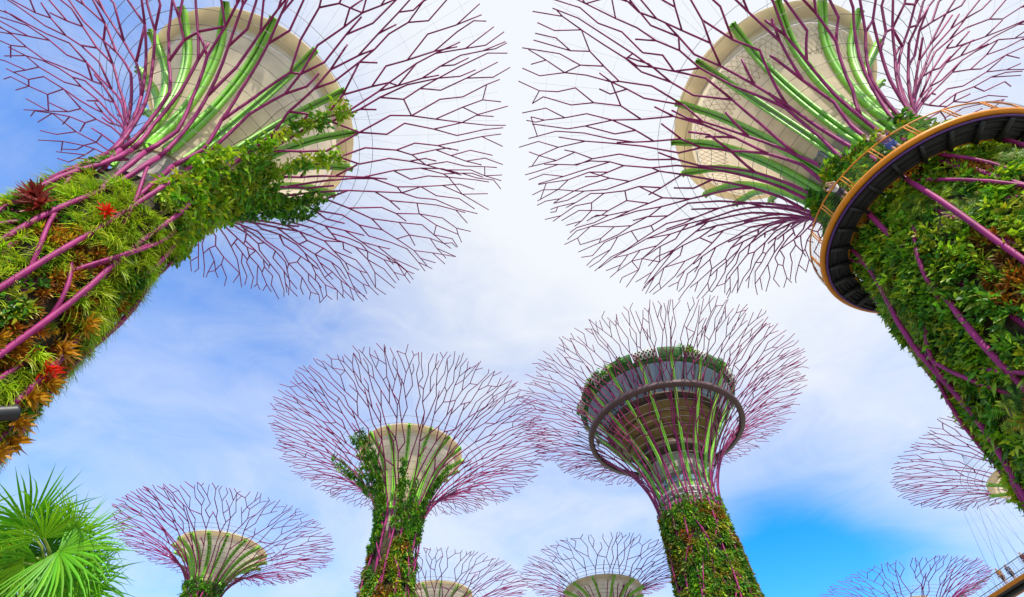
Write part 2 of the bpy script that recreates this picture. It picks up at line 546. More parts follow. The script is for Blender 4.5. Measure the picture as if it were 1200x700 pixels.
def make_tower(T, label, N0=26, spacing=0.77, step=1.85, sides=6, r0=0.125, r1=0.041, nrib=16, ribw=.82, sink=0.0,
               planting=None, ptop=0.6, group='steel tree towers', special=None, net=True):
    rng = T.rng
    root = thing('steel_tree_tower', label, 'tree tower', (T.c[0], T.c[1], 0), group)
    P = Local(root)
    cx = T.c
    # --- concrete core inside the trunk, up to the funnel
    m = MB()
    zs = np.linspace(0, T.zn, 12)
    prof = [(T.trunk_r(z) - 0.75, z) for z in zs] + [(T.rn * 0.80, T.zn + 0.02 * T.H), (T.rn * 0.80, T.zn + 0.05 * T.H)]
    m.revolve(cx, prof, 40)
    P(m, 'trunk', MT['concrete'])
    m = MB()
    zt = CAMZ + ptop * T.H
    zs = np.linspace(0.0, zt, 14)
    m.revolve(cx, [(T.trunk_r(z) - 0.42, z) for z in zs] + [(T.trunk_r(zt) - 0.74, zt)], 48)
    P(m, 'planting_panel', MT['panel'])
    # --- purple steel branches with the ribs that carry them down the trunk
    ph0, lines = grow(T, N0, spacing, step, rng)
    groups = {i: [] for i in range(N0)}
    for rt, pts in lines: groups[rt].append(pts)
    def rad(d): return r0 + (r1 - r0) * np.clip(d / T.Lf, 0, 1) ** 0.6
    for i in range(N0):
        m = MB()
        for pts in groups[i]:
            pp = []
            for (ph, d) in pts: pp.append((ph, d))
            # follow the bell shape between the nodes low down
            dense = []
            for (p1, d1), (p2, d2) in zip(pp[:-1], pp[1:]):
                k = 3 if d1 < 0.35 * T.Lf else 1
                for q in range(k): dense.append((p1 + (p2 - p1) * q / k, d1 + (d2 - d1) * q / k))
            dense.append(pp[-1])
            m.tube([T.at(p, d) for p, d in dense], [rad(d) for p, d in dense], sides)
        # rib on the trunk, leaning one way or the other so that neighbours cross
        tw = (0.62 if i % 2 else -0.42) * rng.uniform(0.7, 1.2)
        ds = np.linspace(0, -T.zn + 0.02, 24)
        proud = (0.13, -0.30, 0.0, -0.34)[i % 4]        # some ribs ride over the planting, others sink into it
        m.tube([T.at(ph0[i] + tw * (-d / T.zn), d, (proud - sink + .16 * math.sin(-d * .8 + i * 2.1)) * min(1, -d / 2.5)) for d in ds], [r0 * (1 - 0.12 * min(1, -d / 3)) for d in ds], sides)
        P(m, 'branch', MT['purple'])
    # --- slanting tie tubes between the ribs of the trunk
    if sides > 4:
        for k in range(30):
            ph = rng.uniform(0, 2 * PI); d0 = -rng.uniform(0.0, 0.75) * T.zn; ln = rng.uniform(3, 7); dp = rng.choice([-1, 1]) * rng.uniform(.35, .75)
            ln = min(ln, T.zn + d0 - .1)
            m = MB()
            m.tube([T.at(ph + dp * q, d0 - ln * q, -.32 + .46 * math.sin(q * PI)) for q in np.linspace(0, 1, 9)], r0 * .6, sides)
            P(m, 'tie_tube', MT['purple'])
    # --- cable net between the branches
    if net:
        m = MB()
        for k in range(13):
            d = T.Lf * (0.04 + 0.042 * k)
            r, z = T.rz(d)
            m.ring(cx, r - 0.12, z, 0.017 if sides > 5 else 0.026, 64, 4)
        P(m, 'hoop_cable', MT['cable' if special is None else 'hoop_pale'])
        m = MB()
        for k in range(36):
            ph = 2 * PI * k / 36
            q0 = np.array([cx[0] + T.rd * math.cos(ph), cx[1] + T.rd * math.sin(ph), T.zd])
            for dph in (-0.06, 0.06):
                m.tube([q0, T.at(ph + dph, T.Lf * 0.95)], 0.006, 3)
        for d in (0.72, 0.82, 0.91):
            r, z = T.rz(T.Lf * d)
            m.ring(cx, r, z + 0.04, 0.005, 36, 3)
        P(m, 'stay_cable', MT['cable_pale'])
    if special is not None:
        special(T, P)
    else:
        # --- funnel
        zb = T.zn + 0.03 * T.H; rb_ = T.rn * 0.84
        dz = T.zd - zb
        F = [(rb_, zb), (rb_ * 1.15, zb + 0.42 * dz), (0.62 * T.rd, zb + 0.80 * dz), (T.rd * 0.84, T.zd - 0.10 * dz)]
        t = np.linspace(0, 1, 14)
        inner = bez(F, t)
        m = MB()
        m.revolve(cx, inner, 64)
        P(m, 'funnel', MT['membrane'])
        m = MB()
        e = inner[-1]
        m.revolve(cx, [(e[0] + 0.03, e[1] + 0.10), (e[0] + 0.03, e[1] - 0.02), (T.rd * 0.985, T.zd - 0.02), (T.rd, T.zd + 0.03), (T.rd, T.zd + 0.20), (T.rd * 0.97, T.zd + 0.22), (e[0] + 0.2, e[1] + 0.35)], 72)
        P(m, 'funnel_rim', MT['membrane_rim'])
        # --- green ribs: two flanges with a slot, a pale strip in the slot
        full = np.vstack([inner, [(T.rd * 1.0, T.zd - 0.06), (T.rd * 1.05, T.zd - 0.01)]])
        for k in range(nrib):
            ph = 2 * PI * (k + 0.3) / nrib
            rr = full[:, 0]; zz = full[:, 1]
            tr = np.gradient(rr); tz = np.gradient(zz)
            ln = np.hypot(tr, tz); tr /= ln; tz /= ln
            er = np.array([math.cos(ph), math.sin(ph), 0]); et = np.array([-math.sin(ph), math.cos(ph), 0])
            nrm = er[None] * tz[:, None] + np.array([0, 0, -1.0])[None] * tr[:, None]
            base = np.stack([cx[0] + rr * er[0], cx[1] + rr * er[1], zz], -1)
            wsc = T.rd / 7.0 * ribw
            m = MB()
            for sg in (-1, 1):
                m.strip(base + nrm * 0.20 + et * sg * 0.17 * wsc, np.broadcast_to(et, base.shape), nrm, 0.17 * wsc, 0.34)
            m.strip(base + nrm * 0.07, np.broadcast_to(et, base.shape), nrm, 0.24 * wsc, 0.10)
            rb = P(m, 'green_rib', MT['green'], smooth=False)
            if T.H >= 40:
                m = MB()
                m.strip(base[3:-1] + nrm[3:-1] * 0.14, np.broadcast_to(et, base[3:-1].shape), nrm[3:-1], 0.05, 0.03)
                P(m, 'pale_strip', MT['strip'], rb, smooth=False)
        if T.seed == 4:
            m = MB()
            k0, k1 = 9, 13
            for k in range(90):
                for dk in (-3, 3):
                    qs = []
                    for f in np.linspace(0, 1, 5):
                        ii = k0 + (k1 - k0) * f
                        rr = np.interp(ii, range(14), inner[:, 0]); zz = np.interp(ii, range(14), inner[:, 1])
                        a_ = 2 * PI * (k + dk * f) / 90
                        qs.append((cx[0] + rr * math.cos(a_), cx[1] + rr * math.sin(a_), zz - .05))
                    m.tube(qs, .014, 4)
            P(m, 'funnel_lattice', MT['lattice'])
    if planting: planting(T, P, zt)
    return root, P

def wall_plants(T, z0, z1, dens, rng, edge=0.0):
    """random spots on the trunk: positions, normals, ups, phi, z"""
    zs = np.linspace(z0, z1, 60)
    area = float(np.mean(2 * PI * T.trunk_r(zs)) * (z1 - z0))
    n = int(area * dens)
    z = rng.uniform(z0, z1, n)
    phi = rng.uniform(0, 2 * PI, n)
    if edge:
        lim = z1 - edge * (z1 - z0) * vnoise(phi * 2.2, phi * 0 + 3.1, T.seed)
        k = z < lim
        z, phi = z[k], phi[k]
    hole = vnoise(phi * 5.0 + 2, z * 0.9, T.seed + 40) + 0.25 * rng.random(n if not edge else len(z))
    k = hole < 0.98
    z, phi = z[k], phi[k]
    r = T.trunk_r(z) - 0.30 + 0.28 * (vnoise(phi * 6.0, z * 0.8 + 7, T.seed + 41) - .4)
    P = np.stack([T.c[0] + r * np.cos(phi), T.c[1] + r * np.sin(phi), z], -1)
    N = np.stack([np.cos(phi), np.sin(phi), 0 * phi - 0.05], -1)
    U = np.broadcast_to([0, 0, 1.0], P.shape)
    return P, N, U, phi, z

def canopy_plants(T, phis, ds, n, rng):
    ph = rng.uniform(*phis, n); d = T.Lf * rng.uniform(*ds, n)
    P = np.array([T.at(a, b) for a, b in zip(ph, d)])
    N = np.stack([np.cos(ph) * 0.5, np.sin(ph) * 0.5, 0 * ph - 0.8], -1)
    U = np.broadcast_to([0, 0, 1.0], P.shape) + 0.2 * rng.normal(size=P.shape)
    return P, N, U

# ---- planting of each tower
def plant_ferny(T, P, zt):
    rng = np.random.default_rng(T.seed + 5)
    p, n, u, phi, z = wall_plants(T, 0.3, zt + 1.2, 13.0, rng, 0.22)
    a = vnoise(phi * 2.6, z * 0.32, 71); b = vnoise(phi * 3.5 + 9, z * 0.55 + 4, 72)
    sp = np.where((b > 0.70) & (z < CAMZ + 17), 2, np.where(a > 0.70, 1, 0))
    spec = [('fern_cover', 'grass', ['lime', 'lime', 'lime', 'olive'], (0.55, 0.98)),
            ('leafy_cover', 'broad', ['mid', 'dark', 'olive'], (0.6, 1.1)),
            ('bromeliad_cover', 'rosette', ['rust', 'rust', 'gold', 'olive'], (0.5, 0.9))]
    for i, (nm, kd, cs, (s0, s1)) in enumerate(spec):
        k = np.where(sp == i)[0]
        m = MB()
        scatter(m, kd, p[k], n[k], u[k], rng.uniform(s0, s1, len(k)), colours(cs, len(k), rng), rng)
        if i == 1:
            for (f0, f1, d0, d1, cnt, cc) in ((-0.55, 1.1, -0.10, 0.13, 230, ['mid', 'olive', 'lime']), (-0.25, -0.12, 0.16, 0.50, 45, ['lime', 'mid']), (0.14, 0.25, 0.15, 0.44, 40, ['lime', 'mid']),
                                              (-0.05, 0.7, 0.10, 0.24, 110, ['mid', 'olive']), (0.6, 1.15, 0.12, 0.42, 170, ['dark', 'mid'])):
                q, qn, qu = canopy_plants(T, (f0, f1), (d0, d1), cnt, rng)
                scatter(m, 'broad', q, qn, qu, rng.uniform(0.8, 1.5, cnt), colours(cc, cnt, rng), rng)
        P(m, nm, MT['leaf'], smooth=False)
    for ph in (-.42, -.22, -.17, .02, .19, .33, .55, .75, .9, 1.05):
        m = MB()
        end = rng.uniform(.22, .46)
        m.tube([T.at(ph + .03 * math.sin(k * 1.3), T.Lf * (-.08 + (end + .08) * k / 10), -.08 * math.sin(k)) for k in range(11)], [.05 - .004 * k for k in range(11)], 5)
        P(m, 'creeper_stem', MT['bark'])

def plant_lush(T, P, zt):
    rng = np.random.default_rng(T.seed + 5)
    p, n, u, phi, z = wall_plants(T, 0.3, zt + 0.6, 15.0, rng, 0.06)
    a = vnoise(phi * 3.6, z * 0.55, 81); b = vnoise(phi * 4.0 + 9, z * 0.5 + 4, 82)
    sp = np.where(b > 0.70, 2, np.where(a > 0.68, 1, 0))
    spec = [('leafy_cover', 'broad', ['mid', 'mid', 'mid', 'dark', 'dark', 'olive', 'lime', 'olive'], (0.55, 1.2)),
            ('fern_cover', 'fern', ['mid', 'lime', 'olive', 'dark'], (0.55, 1.0)),
            ('bromeliad_cover', 'rosette', ['rust', 'olive', 'rust', 'mid'], (0.5, 0.95))]
    for i, (nm, kd, cs, (s0, s1)) in enumerate(spec):
        k = np.where(sp == i)[0]
        m = MB()
        scatter(m, kd, p[k], n[k], u[k], rng.uniform(s0, s1, len(k)), colours(cs, len(k), rng), rng)
        if i == 0:
            for (f0, f1, d0, d1, cnt) in ((2.2, 5.2, -0.12, 0.03, 210), (2.6, 2.9, -.05, .07, 40), (3.3, 3.6, -.05, .06, 40), (4.5, 5.0, -.05, .07, 60), (0.6, 2.2, -0.1, 0.02, 120)):
                q, qn, qu = canopy_plants(T, (f0, f1), (d0, d1), cnt, rng)
                scatter(m, 'broad', q, qn, qu, rng.uniform(0.9, 1.4, cnt), colours(['mid', 'olive', 'dark'], cnt, rng), rng)
        P(m, nm, MT['leaf'], smooth=False)

def plant_far(cs, dens=3.2, extra=(), size=(1.3, 2.1), edge=0.15, ragged=False):
    def f(T, P, zt):
        rng = np.random.default_rng(T.seed + 5)
        p, n, u, phi, z = wall_plants(T, 0.3, zt, dens, rng, edge)
        a = vnoise(phi * 3.0, z * 0.35, T.seed + 1)
        cols = colours(cs, len(p), rng)
        alt = colours(['rust', 'olive', 'earth'], len(p), rng) * .8
        cols = np.where((a > 0.72)[:, None], alt, cols)
        m = MB()
        scatter(m, 'broad', p, n, u, rng.uniform(*size, len(p)), cols, rng)
        for (f0, f1, d0, d1, cnt) in extra:
            q, qn, qu = canopy_plants(T, (f0, f1), (d0, d1), cnt, rng)
            scatter(m, 'broad', q, qn, qu, rng.uniform(*size, cnt) * 0.8, colours(['mid', 'dark'], cnt, rng), rng)
        P(m, 'leafy_cover', MT['leaf'], smooth=False)
    return f

# ---- near pair
TA = Tower(-0.485, 0.275, 40, 0.492, 0.60, 0.066, 0.100, 0.930, 0.186, 3, 1.1)
rootA, PA = make_tower(TA, 'ferny tower at the upper left, bright lime ferns and rust bromeliads on its trunk',
                       N0=26, sides=7, planting=plant_ferny, ptop=0.56, sink=.10)
TB = Tower(0.515, 0.285, 40, 0.494, 0.60, 0.076, 0.157, 0.954, 0.187, 4, 0.72)
rootB, PB = make_tower(TB, 'lush leafy tower at the upper right ringed by the yellow railed walkway',
                       N0=26, sides=7, planting=plant_lush, ptop=0.60, sink=.05)
# ---- middle
TC = Tower(-0.349, 1.388, 40, 0.474, 0.715, 0.065, 0.088, 0.956, 0.170, 5)
make_tower(TC, 'middle tower with a peach funnel and vines creeping up its left branches', N0=26, sides=5, sink=.12, spacing=.74, step=1.7,
           planting=plant_far(['mid', 'dark', 'dark', 'olive', 'earth'], 9.0, [(3.0, 3.4, 0.22, 0.55, 120), (3.9, 4.25, 0.0, 0.5, 240), (3.5, 3.9, .1, .35, 60), (4.6, 5.3, -0.05, 0.2, 100), (2.6, 4.2, -0.15, 0.1, 240), (5.2, 6.3, -.1, .08, 150), (5.75, 5.95, .08, .36, 70), (4.75, 4.9, .1, .3, 40)], (0.6, 1.5), 0.18), ptop=0.68)

def bar_top(T, P):
    """the rooftop bar carried inside the tallest tower"""
    cx = T.c; H = T.H
    Z = lambda z: CAMZ + z * H
    R = lambda r: r * H
    m = MB()
    m.revolve(cx, [(R(.060), Z(.66)), (R(.060), Z(.735)), (R(.063), Z(.735)), (R(.063), Z(.755)), (R(.070), Z(.775)), (R(.070), Z(.80))], 48)
    P(m, 'core_shaft', MT['concrete'])
    m = MB()
    m.revolve(cx, [(R(.062), Z(.705)), (R(.064), Z(.706)), (R(.064), Z(.725)), (R(.062), Z(.726))], 48)
    P(m, 'window_band', MT['glass'])
    m = MB()
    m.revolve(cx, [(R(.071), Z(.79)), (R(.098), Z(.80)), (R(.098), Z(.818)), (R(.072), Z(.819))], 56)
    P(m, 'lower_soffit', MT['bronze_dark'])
    for i, (ra, za, rb, zb) in enumerate(((.090, .826, .118, .850), (.119, .853, .140, .878), (.141, .881, .158, .905))):
        m = MB()
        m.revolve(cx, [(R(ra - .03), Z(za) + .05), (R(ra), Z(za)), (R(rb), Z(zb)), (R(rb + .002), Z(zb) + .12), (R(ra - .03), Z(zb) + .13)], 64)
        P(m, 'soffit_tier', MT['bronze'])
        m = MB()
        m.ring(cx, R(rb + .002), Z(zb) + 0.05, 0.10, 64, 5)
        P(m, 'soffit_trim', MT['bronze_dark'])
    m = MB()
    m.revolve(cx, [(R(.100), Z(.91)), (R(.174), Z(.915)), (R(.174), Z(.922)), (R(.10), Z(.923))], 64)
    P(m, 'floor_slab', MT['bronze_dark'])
    n = 40
    for k in range(n):
        a0, a1 = 2 * PI * k / n + .012, 2 * PI * (k + 1) / n - .012
        m = MB()
        m.revolve(cx, [(R(.172), Z(.923)), (R(.226), Z(.986))], 2, a0, a1)
        m.revolve(cx, [(R(.172) - .06, Z(.923)), (R(.226) - .06, Z(.986))], 2, a0, a1)
        P(m, 'window_pane', MT['glass'])
        m = MB()
        a = 2 * PI * k / n
        m.tube([(cx[0] + R(.172) * math.cos(a), cx[1] + R(.172) * math.sin(a), Z(.922)), (cx[0] + R(.227) * math.cos(a), cx[1] + R(.227) * math.sin(a), Z(.987))], 0.07, 4)
        P(m, 'mullion', MT['bronze_dark'])
    m = MB()
    m.revolve(cx, [(R(.05), Z(.988)), (R(.218), Z(.988)), (R(.232), Z(.996)), (R(.232), Z(1.0)), (R(.05), Z(1.004))], 72)
    P(m, 'roof_slab', MT['hedge'])
    nf = 20
    for k in range(nf):
        a0, a1 = 2 * PI * (k - .47) / nf, 2 * PI * (k + .47) / nf
        m = MB()
        m.revolve(cx, [(R(.234), Z(.998)), (R(.246), Z(1.012)), (R(.247), Z(1.026)), (R(.243), Z(1.026)), (R(.230), Z(1.0))], 4, a0, a1)
        P(m, 'planter_panel', MT['hedge'])
        if k % 2 == 0:
            m = MB()
            for j in range(6):
                for sg in (-1, 1):
                    b0 = a0 + (a1 - a0) * (j + .5 - .45 * sg) / 6; b1 = a0 + (a1 - a0) * (j + .5 + .45 * sg) / 6
                    m.tube([(cx[0] + R(.2355) * math.cos(b0), cx[1] + R(.2355) * math.sin(b0), Z(.9985)),
                            (cx[0] + R(.248) * math.cos(b1), cx[1] + R(.248) * math.sin(b1), Z(1.013)),
                            (cx[0] + R(.249) * math.cos(b0), cx[1] + R(.249) * math.sin(b0), Z(1.024))], 0.07, 4)
            P(m, 'white_lattice', MT['white'])
    rng = np.random.default_rng(90)
    m = MB()
    n = 260
    ph = rng.uniform(0, 2 * PI, n)
    p = np.stack([cx[0] + R(.243) * np.cos(ph), cx[1] + R(.243) * np.sin(ph), Z(1.022) + rng.uniform(-.8, .5, n)], -1)
    nn = np.stack([np.cos(ph), np.sin(ph), 0 * ph], -1)
    keep = vnoise(ph * 4, ph * 0, 15) > 0.52
    scatter(m, 'broad', p[keep], nn[keep], np.broadcast_to([0, 0, 1.0], p.shape)[keep], rng.uniform(.9, 1.7, n)[keep], colours(['mid', 'dark'], n, rng)[keep], rng)
    P(m, 'roof_hedge', MT['leaf'], smooth=False)
    # the steel ring that ties the branches
    m = MB()
    m.revolve(cx, [(R(.219), Z(.894)), (R(.233), Z(.896)), (R(.234), Z(.908)), (R(.219), Z(.909)), (R(.217), Z(.902)), (R(.219), Z(.894))], 80)
    P(m, 'tie_ring', MT['ringsteel'])
    for k in range(16):
        ph = 2 * PI * k / 16
        d = np.linspace(.02, 1, 12)
        q = bez([(R(.070), Z(.68)), (R(.075), Z(.80)), (R(.15), Z(.86)), (R(.243), Z(1.012))], d)
        er = np.array([math.cos(ph), math.sin(ph), 0]); et = np.array([-math.sin(ph), math.cos(ph), 0])
        base = er[None] * q[:, :1] + np.array([cx[0], cx[1], 0]) + np.array([0, 0, 1.0]) * q[:, 1:]
        tr, tz = np.gradient(q[:, 0]), np.gradient(q[:, 1]); ln = np.hypot(tr, tz)
        nrm = er[None] * (tz / ln)[:, None] - np.array([0, 0, 1.0]) * (tr / ln)[:, None]
        m = MB()
        for sg in (-1, 1):
            m.strip(base + et * sg * .11, np.broadcast_to(et, base.shape), nrm, .11, .30)
        m.strip(base, np.broadcast_to(et, base.shape), nrm, .12, .1)
        P(m, 'green_rib', MT['green'], smooth=False)
    # metal collar where planting stops
    for z in (.668, .684):
        m = MB(); m.ring(cx, R(.074), Z(z), .12, 48, 5)
        P(m, 'collar_pipe', MT['white'])

TD = Tower(0.460, 1.219, 48, 0.453, 0.655, 0.082, 0.135, 0.88, 0.181, 6)
make_tower(TD, 'tallest tower with a glazed rooftop bar and dark ring inside its canopy', N0=30, spacing=0.80, step=1.75, sides=5, r0=.12, r1=.044, sink=.12,
           planting=plant_far(['olive', 'earth', 'mid', 'dark', 'dark'], 7.5, [(0, 6.28, -.08, .02, 160)], (0.5, 1.5), 0.05), ptop=0.65, special=bar_top)
# ---- far ones
FAR = dict(sides=4, spacing=0.76, step=1.6, r0=0.10, r1=0.043, N0=24)
TE = Tower(-1.228, 2.026, 34, 0.445, 0.79, 0.066, 0.10, 0.953, 0.176, 7)
make_tower(TE, 'small tower right of the fan palm, its funnel half hidden by green ribs', planting=plant_far(['mid', 'dark'], 3.0, [(3.6, 6.3, -.1, .08, 120)], (1.0, 1.6)), ptop=0.80, nrib=16, **FAR)
TF = Tower(-0.380, 2.534, 34, 0.425, 0.80, 0.066, 0.10, 0.966, 0.161, 8)
make_tower(TF, 'distant tower at the bottom edge, partly behind the trunk with creeping vines', planting=plant_far(['mid', 'dark'], 1.5), ptop=0.78, nrib=12, ribw=.55, **FAR)
TG = Tower(0.391, 2.395, 34, 0.380, 0.78, 0.066, 0.10, 0.915, 0.177, 9)
make_tower(TG, 'distant tower at the bottom edge, partly behind the trunk of the bar tower', planting=plant_far(['mid', 'dark'], 1.5), ptop=0.78, nrib=12, ribw=.55, **FAR)
TH = Tower(1.941, 2.682, 34, 0.401, 0.78, 0.060, 0.10, 0.937, 0.105, 10)
make_tower(TH, 'distant tower with the smallest funnel, lowest at the right beside the footbridge', planting=plant_far(['mid', 'dark'], 1.5), ptop=0.78, nrib=12, ribw=.55, **FAR)
TI = Tower(1.7915, 1.472, 34, 0.420, 0.78, 0.066, 0.10, 0.905, 0.17, 12)
make_tower(TI, 'tower half hidden behind the lush trunk at right, canopy cut by the frame', planting=plant_far(['mid', 'dark'], 1.5), ptop=0.78, nrib=12, ribw=.55, **FAR)

# ------------------------------------------------------------------ details on the near pair
def facing_spot(T, px, py, r_off=0.0):
    pass

# plant-room windows on the hub of the right tower
def hub_window(T, P, phi, z, r):
    er = np.array([math.cos(phi), math.sin(phi), 0]); et = np.array([-math.sin(phi), math.cos(phi), 0]); ez = np.array([0, 0, 1.0])
    c = np.array([T.c[0], T.c[1], z]) + er * r
    ax = np.stack([et, er, ez])
    m = MB()
    for sx in (-1.15, 1.15): m.box(c + et * sx, (0.14, 0.5, 1.7), ax)
    for sz in (-0.78, 0.78): m.box(c + ez * sz, (2.16, 0.5, 0.14), ax)
    for sx in (-0.38, 0.38): m.box(c + et * sx, (0.08, 0.4, 1.42), ax)
    o = P(m, 'hub_window', MT['frame'], smooth=False)
    m = MB(); m.box(c - er * 0.05, (2.14, 0.06, 1.40), ax)
    P(m, 'window_pane', MT['glass'], o, smooth=False)
for ph in (3.1, 3.75, 4.4):
    hub_window(TB, PB, ph, CAMZ + 0.655 * 40, 2.35)

# showy single plants and a floodlight on the ferny trunk
def accent(name, label, phi, z, size, col, kind='rosette', n=1):
    rng = np.random.default_rng(int(z * 100))
    r = TA.trunk_r(z) + .12
    p = np.array([[TA.c[0] + r * math.cos(phi), TA.c[1] + r * math.sin(phi), z]])
    m = MB()
    for _ in range(n):
        scatter(m, kind, p + rng.normal(0, .08, (1, 3)), np.array([[math.cos(phi), math.sin(phi), -.1]]), np.array([[0, 0, 1.0]]), np.array([size]), np.array([col]), rng, .2)
    PA(m, name, MT['leaf'], smooth=False, label=label)
accent('bromeliad', 'bright red bromeliad at the trunk edge', .22, 13.5, .95, (.85, .035, .012), n=2)
accent('bromeliad', 'red bromeliad near the top of the planting', -.72, 20.0, .9, (.75, .03, .012), n=2)
accent('cordyline', 'dark red cordyline on the upper trunk edge', -1.36, 19.2, 1.5, (.22, .025, .02), n=3)
accent('cordyline', 'dark red cordyline beside the first', -1.2, 18.6, 1.2, (.26, .03, .02), n=2)
for ph, z, sz in ((.45, 11.2, 1.2), (.40, 11.7, 1.1), (.30, 12.4, 1.2), (.32, 13.1, 1.2), (.15, 14.3, 1.1), (.38, 10.6, 1.2), (.20, 15.6, 1.0)):
    accent('bromeliad', 'orange gold bromeliad on the lower trunk', ph, z, sz, (.52, .25, .012), n=2)
fl_phi, fl_z = .10, 11.2
er = np.array([math.cos(fl_phi), math.sin(fl_phi), 0]); ez = np.array([0, 0, 1.0]); et = np.cross(ez, er)
fc = np.array([TA.c[0], TA.c[1], fl_z]) + er * (TA.trunk_r(fl_z) + .25)
fl = thing('floodlight', 'black cylinder floodlight among the ferns of the upper left trunk', 'floodlight', tuple(fc))
PF = Local(fl)
ax_ = et * .55 + ez * .55 + er * .25; ax_ /= np.linalg.norm(ax_)
m = MB(); m.tube([fc - ax_ * .62, fc - ax_ * .55, fc + ax_ * .45, fc + ax_ * .5], [.16, .24, .24, .27], 20); PF(m, 'housing', MT['black'], smooth=False)
m = MB(); m.tube([fc + ax_ * .5, fc + ax_ * .53], .22, 20); PF(m, 'lens', MT['lens'], smooth=False)
m = MB(); m.tube([fc - ax_ * .1, fc - ax_ * .1 - er * .9], .05, 6); PF(m, 'bracket', MT['black'])

# ------------------------------------------------------------------ ring walkway round the right tower
def ring_walkway():
    T = TB; cx = T.c
    z0 = CAMZ + 0.5 * 40
    Ro, Ri = 5.30, 4.16
    root = thing('ring_walkway', 'yellow edged ring walkway with dark underside hung around the lush right tower', 'walkway', (cx[0], cx[1], z0))
    P = Local(root)
    m = MB()
    m.revolve(cx, [(Ri, z0 - .06), (Ro - .1, z0 - .06), (Ro - .1, z0 + .12), (Ri, z0 + .12), (Ri, z0 - .06)], 96)
    P(m, 'deck', MT['dark'], smooth=False)
    n = 28
    for k in range(n):
        a = 2 * PI * k / n
        er = np.array([math.cos(a), math.sin(a), 0]); et = np.array([-math.sin(a), math.cos(a), 0])
        m = MB()
        m.box(np.array([cx[0], cx[1], z0 - .20]) + er * (Ri + Ro - .2) / 2, (.10, Ro - Ri - .2, .30), np.stack([et, er, [0, 0, 1.0]]))
        P(m, 'cross_beam', MT['dark_beam'], smooth=False)
    for r_, rr in ((4.40, .03), (4.62, .045), (4.74, .03), (5.0, .05)):
        m = MB(); m.ring(cx, r_, z0 - .12, rr, 96, 6)
        P(m, 'underside_pipe', MT['dark_beam'])
    m = MB(); m.ring(cx, Ro, z0 + .05, .14, 128, 8); P(m, 'edge_beam', MT['yellow'])
    m = MB(); m.ring(cx, Ro - .12, z0 - .15, .055, 128, 6); P(m, 'edge_trim', MT['purple_trim'])
    m = MB(); m.ring(cx, Ri, z0 + .05, .11, 96, 8); P(m, 'inner_beam', MT['yellow'])
    m = MB(); m.ring(cx, Ri + .02, z0 + 1.2, .035, 96, 6); P(m, 'inner_rail', MT['yellow'])
    m = MB(); m.ring(cx, Ro + .02, z0 + 1.25, .04, 128, 6); P(m, 'outer_rail', MT['yellow'])
    n = 22
    for k in range(n):
        a = 2 * PI * (k + .35) / n
        er = np.array([math.cos(a), math.sin(a), 0]); et = np.array([-math.sin(a), math.cos(a), 0])
        b = np.array([cx[0], cx[1], z0])
        m = MB()
        for s_ in (-.07, .07):
            m.tube([b + er * Ro + et * s_ + [0, 0, .1], b + er * (Ro + .02) + et * s_ + [0, 0, 1.25]], .032, 5)
        m.tube([b + er * (Ro + .02) - et * .1 + [0, 0, 1.22], b + er * (Ro + .02) + et * .1 + [0, 0, 1.22]], .03, 5)
        P(m, 'rail_post', MT['yellow'])
        m = MB()
        m.tube([b + er * Ri + [0, 0, .1], b + er * (Ri + .02) + [0, 0, 1.2]], .03, 5)
        P(m, 'rail_post', MT['yellow'])
    m = MB()
    for j in range(7):
        m.ring(cx, Ro + .02 + .014 * j, z0 + .26 + .135 * j, .007, 96, 3)
    P(m, 'railing_mesh', MT['cable'])
    return z0, Ro, Ri
RW_Z, RW_O, RW_I = ring_walkway()

